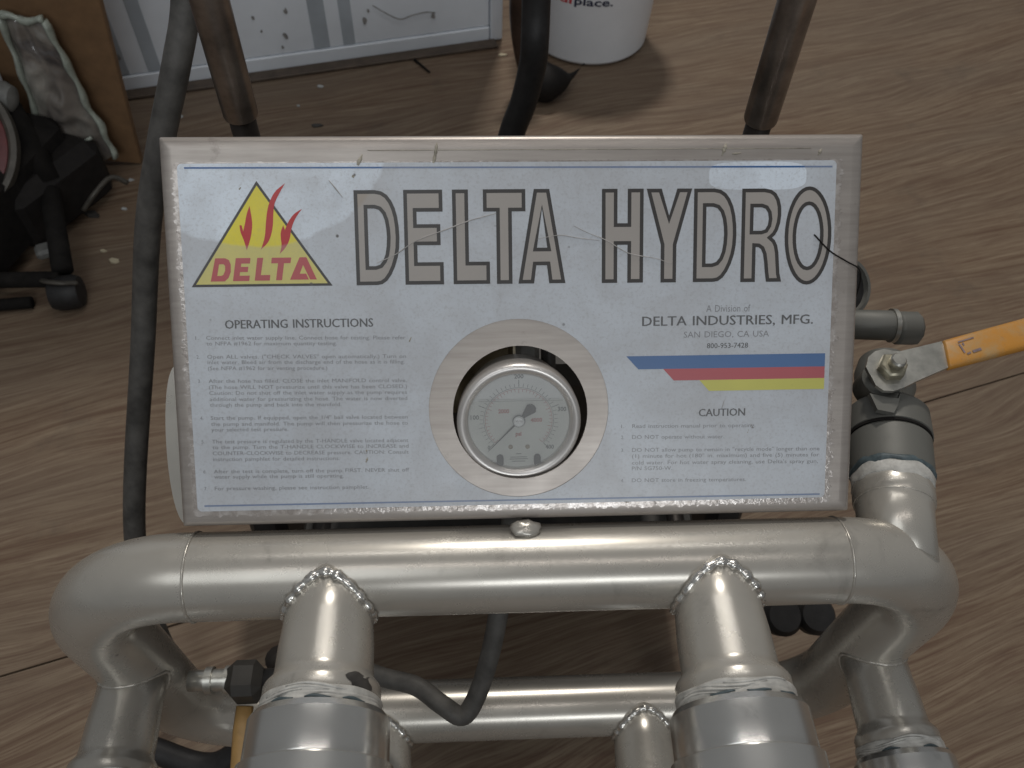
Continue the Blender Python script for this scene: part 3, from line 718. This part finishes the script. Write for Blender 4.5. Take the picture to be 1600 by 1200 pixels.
# lever: flat steel stem, nut, bolt end and orange sleeve
PV0 = Vector((.2426, .0985, .6065)); LD = Vector((.0954, .0245, .004)).normalized()
LN = (Vector((0, -.12, 1))-LD*Vector((0, -.12, 1)).dot(LD)).normalized(); LS = LN.cross(LD)
def lever(name, prof, h0, h1, mat, par):
    V = [PV0+LD*a+LS*b+LN*h for h in (h0, h1) for a, b in prof]; n = len(prof)
    return mesh(name, V, [tuple(range(n-1, -1, -1)), tuple(range(n, 2*n))]+[(i, (i+1) % n, n+(i+1) % n, n+i) for i in range(n)], mat, par, False)
lathe('valve_stem_boss', [(-.030, .0135), (-.014, .0130), (-.011, .0100), (-.003, .0095)], PV0, LN, 'grey_valve', vin, 32)
hd = lever('lever', [(-.0150, -.008), (-.0120, -.0130), (-.006, -.0150), (.002, -.0145), (.012, -.0125), (.042, -.0085), (.0435, .0098), (.013, .0105), (.009, .0120), (.004, .0150), (-.003, .0150), (-.009, .0125), (-.0145, .006)], -.003, -.0003, 'nickel', vin)
lathe('hex_nut', [(-.0003, .0092), (.0050, .0092), (.0062, .0080), (.0062, .003)], PV0, LN, 'old_brass', hd, 6)
lathe('bolt_end', [(.005, .0050), (.0108, .0050), (.0120, .0040), (.0120, 0)], PV0+LD*.0008, LN, 'nickel', hd, 20)
lever('lever_tab', [(-.018, -.010), (-.008, -.016), (-.002, -.0185), (.002, -.0145), (-.004, -.022), (-.010, -.027), (-.019, -.022)], -.010, -.006, 'grey_valve', hd)
V = []; Fc = []; n = 20; segs = [(.0405, .92), (.0415, 1.), (.066, 1.03), (.10, 1.06), (.140, 1.08), (.144, 1.0), (.145, .7)]
for a, k in segs:
    for i in range(n):
        t = 2*math.pi*i/n; cx = abs(math.cos(t))**.45*math.copysign(1, math.cos(t)); sy = abs(math.sin(t))**.6*math.copysign(1, math.sin(t))
        V.append(PV0+LD*(a+cx*.0035)+LS*(cx*.0100*k)+LN*(-.0018+sy*.0042*k))
for j in range(len(segs)-1):
    for i in range(n): q_ = (i+1) % n; Fc.append((j*n+i, j*n+q_, (j+1)*n+q_, (j+1)*n+i))
Fc += [tuple(range(n-1, -1, -1)), tuple((len(segs)-1)*n+i for i in range(n))]
mesh('lever_sleeve', V, Fc, 'orange_vinyl', hd)
LVT = lambda x, y: PV0+LD*(x/1000)+LS*(y/1000)+LN*.0029
for x0, y0, x1, y1 in ((51, 4.4, 63, 5.3), (52, -5.4, 55, -4.2), (56.5, -5.2, 63, -3.4), (50.4, -3.8, 51.6, 3.2), (53, 1.5, 54.2, 3.4)):
    mesh('sleeve_print', [LVT(x0, y0), LVT(x1, y0+.4), LVT(x1, y1+.4), LVT(x0, y1)], [(0, 1, 2, 3)], 'orange_print', hd, False)
# side bosses and black hose end beyond the lever
lathe('side_boss', [(-.03, .0105), (.0215, .0108), (.0235, .0095), (.0235, .004)], (.2510, .1590, .580), (1, -.06, 0), 'grey_valve', vin, 28)
lathe('boss_rim', [(.0205, .0100), (.0205, .0122), (.0236, .0122), (.0242, .0100)], (.2510, .1590, .580), (1, -.06, 0), 'nickel', vin, 28)
lathe('port_cap', [(-.003, .0105), (0, .0122), (.013, .0122), (.015, .0100), (.015, .003)], (.2775, .1570, .578), (1, .0, -.05), 'grey_valve', vin, 10)
CA = Vector((.35, -.55, .75))
lathe('hose_collar', [(-.04, .018), (-.012, .0215), (-.001, .0222), (.002, .0210), (.002, .0185), (-.012, .0175)], (.2460, .1885, .588), CA, 'grey_valve', vin, 40)
lathe('hose_socket', [(-.012, .0186), (-.002, .0187), (-.0015, .001)], (.2460, .1885, .588), CA, 'black_rubber', vin, 40)

# small valve with tan lever inside the ring
sv = lathe('drain_valve', [(0, .0075), (.012, .0075), (.012, .0095), (.017, .0095), (.017, .0078), (.026, .0078), (.026, .0100), (.032, .0100), (.032, .008), (.038, .008)], (-.234, -.024, .411), (1, 0, 0), 'nickel', root, 20)
box('valve_body', (-.193, -.026, .411), (.026, .026, .030), 'pump_dark', sv, None, .006)
lathe('valve_tail', [(0, .009), (.03, .009)], (-.182, -.026, .411), (1, 0, 0), 'black_rubber', sv, 16)
sweep('valve_lever', [(-.1945, -.040, .401), (-.1955, -.055, .395), (-.1975, -.085, .375), (-.1985, -.105, .362)], [.0062, .0068, .0074, .0078], 'tan_handle', sv, 10, flat=.55)
sweep('drain_hose', spline([(-.182, -.026, .405), (-.16, -.02, .34), (-.20, .0, .26), (-.262, -.036, .215), (-.33, -.02, .22)], 8), .011, 'black_rubber', root, 14)
# bent grey hose across the lower pipe
sweep('pump_hose', spline([(.0, .06, .50), (-.0106, .009, .4478), (-.0185, -.0166, .4156), (-.0285, -.0357, .3882), (-.039, -.046, .379), (-.0541, -.0385, .3835), (-.0737, -.024, .3821), (-.1013, -.0139, .3756), (-.13, .0, .372), (-.16, .02, .38)], 8), .0072, 'grey_rubber', root, 16)
# black knobs seen under the right bend
for x in (.244, .274): lathe('black_knob', [(0, .010), (.004, .0165), (.016, .0175), (.022, .014), (.022, .004)], (x, .052, .300), (0, -.3, .95), 'black_rubber', root, 24)

# ------------------------------------------------------------------ hoses round the tester
def hose(name, pts, r, mat, label_, flat=None):
    o = sweep(name, spline(pts, 10), r, mat, None, 16, flat=flat); return tag(o, label_, 'hose')
hose('rubber_hose', [(-.222, .395, .76), (-.2286, .368, .7046), (-.2393, .3407, .6711), (-.2627, .3217, .618), (-.2891, .3017, .5517), (-.3187, .2685, .4503), (-.3662, .1679, .2599), (-.375, .12, .12), (-.36, .09, .012)], .0102, 'grey_rubber', 'long grey rubber hose hanging down along the left edge of the panel')
hose('rubber_hose', [(.046, .665, .66), (.0474, .648, .5538), (.0469, .6334, .5179), (.0455, .6289, .4895), (.0361, .6208, .4454), (.022, .6137, .4018), (.0, .59, .30), (-.02, .52, .20)], .0158, 'black_rubber', 'short black rubber hose rising behind the middle of the panel beside the bucket')

# ------------------------------------------------------------------ bucket
bk = thing('plastic_bucket', 'white plastic bucket with red and navy lettering standing behind the tester', 'bucket')
BX, BY, B0 = .238, 1.522, .1295
def br(z): return B0+.020*z/.37
lathe('bucket_shell', [(.002, .001), (.002, B0-.012), (.004, B0-.005), (.010, B0), (.30, br(.30)), (.30, br(.30)+.006), (.31, br(.31)+.006), (.31, br(.31)), (.37, br(.37)), (.37, br(.37)-.003), (.012, B0-.004)], (BX, BY, 0), (0, 0, 1), 'bucket_white', bk, 72)
def BK(x, z):
    r = br(z)+.0006; a = (x-BX)/r; return Vector((BX+r*math.sin(a), BY-r*math.cos(a), z))
text('lettering', [('ful', .1400, .1790, .1405, .017)], 'bucket_red', bk, BK, .02)
text('lettering', [('place.', .1850, .2640, .1415, .017)], 'bucket_navy', bk, BK, .02)
for z in (.34,): lathe('rim', [(0, br(z)), (0, br(z)+.005), (.012, br(z)+.006), (.012, br(z))], (BX, BY, z), (0, 0, 1), 'bucket_white', bk, 60)

# ------------------------------------------------------------------ dark iron bracket with curved foot
ib = thing('iron_hook', 'dark brown iron hook with black curved foot in front of the bucket', 'hook')
sweep('shank', spline([(.083, 1.36, .34), (.084, 1.335, .24), (.080, 1.325, .15), (.088, 1.31, .07), (.100, 1.30, .02)], 6), [.038-.0009*i for i in range(25)], 'brown_gloss', ib, 14, flat=.6)
P = spline([(.085, 1.300, .030), (.115, 1.285, .036), (.150, 1.290, .036), (.182, 1.315, .030), (.212, 1.350, .036)], 6)
sweep('curved_foot', P, [.024+.016*math.sin(math.pi*min(1, i/17))-.026*(max(0, i-9)/15)**.8 for i in range(len(P))], 'black_foot', ib, 14)

# ------------------------------------------------------------------ cardboard box and plastic bag at the back left
cb = thing('brown_board', 'plain brown board leaning in front of the white partition', 'board')
box('board_face', (-.700, 1.082, .362), (.195, .018, .70), 'cardboard', cb, Matrix.Rotation(R(7.0), 3, 'Y'), .002)

bagt = thing('plastic_bag', 'crumpled clear plastic bag leaning against the brown board', 'bag')
cor = [Vector((-.752, 1.045, .315)), Vector((-.688, 1.045, .306)), Vector((-.664, 1.035, .055)), Vector((-.768, 1.015, .010))]
def bp(s_, t): return (cor[0]*(1-s_)+cor[1]*s_)*(1-t)+(cor[3]*(1-s_)+cor[2]*s_)*t
V = []; Fc = []; nu, nv = 22, 50
for side in (0, 1):
    for j in range(nv+1):
        for i in range(nu+1):
            s_, t = i/nu, j/nv; e = math.sin(math.pi*s_)**.6*math.sin(math.pi*t)**.5
            q_ = noise.noise(Vector((s_*2.5, t*4, side*7)))*.016+(.25-abs(noise.noise(Vector((s_*3+t*2, t*7-s_*2, side*3+4)))))*.016
            p = bp(s_, t)+Vector((.008*noise.noise(Vector((t*6, 1, 3))), (-.016*e-q_*e) if side == 0 else .004*e, .003*noise.noise(Vector((s_*6, 9, 3)))))
            V.append(p)
o = (nu+1)*(nv+1)
for side in (0, 1):
    for j in range(nv):
        for i in range(nu):
            a = side*o+j*(nu+1)+i; f = (a, a+nu+1, a+nu+2, a+1); Fc.append(f if side == 0 else f[::-1])
mesh('bag_body', V, Fc, 'bag_plastic', bagt)
for s_ in (0, 1):
    P = [bp(s_, j/24)+Vector((.008*noise.noise(Vector((j/4, 1, 3))), -.006, 0)) for j in range(25)]
    sweep('bag_seam', P, [.0042+.0012*math.sin(i_*1.1) for i_ in range(len(P))], 'bag_seam', bagt, 8, flat=2.0)
sweep('bag_neck', [bp(i/8, 0)+Vector((0, -.008, .004*math.sin(i))) for i in range(9)], [.006+.0015*math.sin(i_*1.7) for i_ in range(9)], 'bag_seam', bagt, 7)
P = [bp(.15+.7*i/8, .80+.12*i/8*(1 if i < 5 else -.2))+Vector((0, -.02, 0)) for i in range(9)]
sweep('bag_fold', P, .0032, 'bag_seam', bagt, 6)

# ------------------------------------------------------------------ dark wheeled machine at the left edge
dm = thing('wheeled_machine', 'dark wheeled machine with red drum and black caster at the left edge', 'machine')
DA = Vector((.12, -.62, .77)); DO = Vector((-.8693, .8878, .184))
lathe('drum', [(-.10, .115), (-.02, .118), (0, .112), (.004, .09), (-.004, .02), (-.004, .0)], DO, DA, 'drum_red', dm, 48)
lathe('drum_rim', [(-.03, .117), (-.012, .127), (.004, .127), (.006, .119), (-.002, .113)], DO, DA, 'drum_rim', dm, 56)
sweep('frame_tube', [(-.800, 1.005, .21), (-.735, .915, .09)], .026, 'dark_iron', dm, 18)
sweep('frame_tube', [(-.735, .915, .09), (-.678, .745, .055)], .016, 'dark_iron', dm, 14)
sweep('frame_tube', [(-.90, .745, .035), (-.684, .735, .045)], .013, 'dark_iron', dm, 14)
sweep('frame_tube', [(-.90, .70, .012), (-.735, .715, .014)], .010, 'dark_iron', dm, 14)
box('housing', (-.86, .90, .085), (.22, .30, .15), 'dark_iron', dm, Matrix.Rotation(R(-16), 3, 'Z'), .02)
box('upright', (-.872, 1.00, .24), (.13, .06, .48), 'dark_iron', dm, None, .006)
box('tank_skirt', (-.775, .95, .06), (.15, .20, .115), 'black_foot', dm, Matrix.Rotation(R(-30), 3, 'Z'), .02)
lathe('caster', [(-.024, .012), (-.022, .024), (-.012, .028), (.012, .028), (.022, .024), (.024, .012)], (-.676, .722, .028), (1, .15, 0), 'black_rubber', dm, 28)
sweep('caster_bracket', spline([(-.705, .728, .050), (-.69, .715, .060), (-.668, .712, .060), (-.652, .722, .050)], 5), .007, 'drum_rim', dm, 10, flat=.5)
lathe('pale_spout', [(0, .020), (.04, .026), (.055, .020), (.06, .005)], (-.815, .985, .215), (1, -.1, -.15), 'dull_grey', dm, 24)
box('pale_clip', (-.733, .812, .034), (.030, .028, .018), 'dull_grey', dm, Matrix.Rotation(R(25), 3, 'Z'), .005)
sweep('bent_rod', spline([(-.70, .915, .03), (-.675, .93, .055), (-.655, .965, .06), (-.635, .975, .04)], 6), .0045, 'drum_rim', dm, 8)

# ------------------------------------------------------------------ litter on the floor
def chip(x, y, rr, mat, label_, name='paint_chip', cat='paint chip', h=.003):
    n = 9; top = []; bot = []
    for i in range(n):
        t = 2*math.pi*i/n; k = rr*(.6+.6*random.random()); top.append((x+k*math.cos(t)*1.3, y+k*.75*math.sin(t), h*(.6+.5*random.random()))); bot.append((x+k*1.35*math.cos(t), y+k*.8*math.sin(t), .0003))
    o = mesh(name, top+bot, [tuple(range(n))]+[(i, n+i, n+(i+1) % n, (i+1) % n) for i in range(n)], mat, None, False)
    o['group'] = 'bits of litter on the floor'
    return tag(o, label_, cat)
chip(-.602, 1.222, .0045, 'chip_white', 'white chip on the floor between hose and left grip')
chip(.045, 1.441, .007, 'chip_cream', 'cream chip lying by the right corner of the white partition')
chip(-.338, 1.323, .0055, 'chip_white', 'largest white chip on dark floor below the partition, between the grips')
chip(-.375, 1.257, .0025, 'chip_white', 'tiny white speck on dark floor just left of centre below partition')
chip(-.331, 1.192, .008, 'chip_dark', 'greenish dark flake lying just above the panel top edge')
chip(-.634, .820, .0075, 'chip_cream', 'cream chip on floor right of the black caster, the larger one')
chip(-.658, .844, .0045, 'chip_cream', 'smaller cream chip on floor just above the larger cream chip')
chip(-.648, .951, .004, 'chip_white', 'small white chip on floor between dark machine and grey hose')
chip(-.655, 1.03, .004, 'chip_white', 'small white chip on floor in front of the brown board')
chip(-.70, .935, .012, 'chip_dark', 'dark flake on floor beside the dark machine frame', h=.006)
o = sweep('steel_nail', [(-.145, 1.418, .003), (-.112, 1.372, .003)], [.0032, .0022], 'dark_iron', None, 8); tag(o, 'dark thin nail lying on the floor below the white partition', 'nail')

bpy.data.objects.remove(_fo)
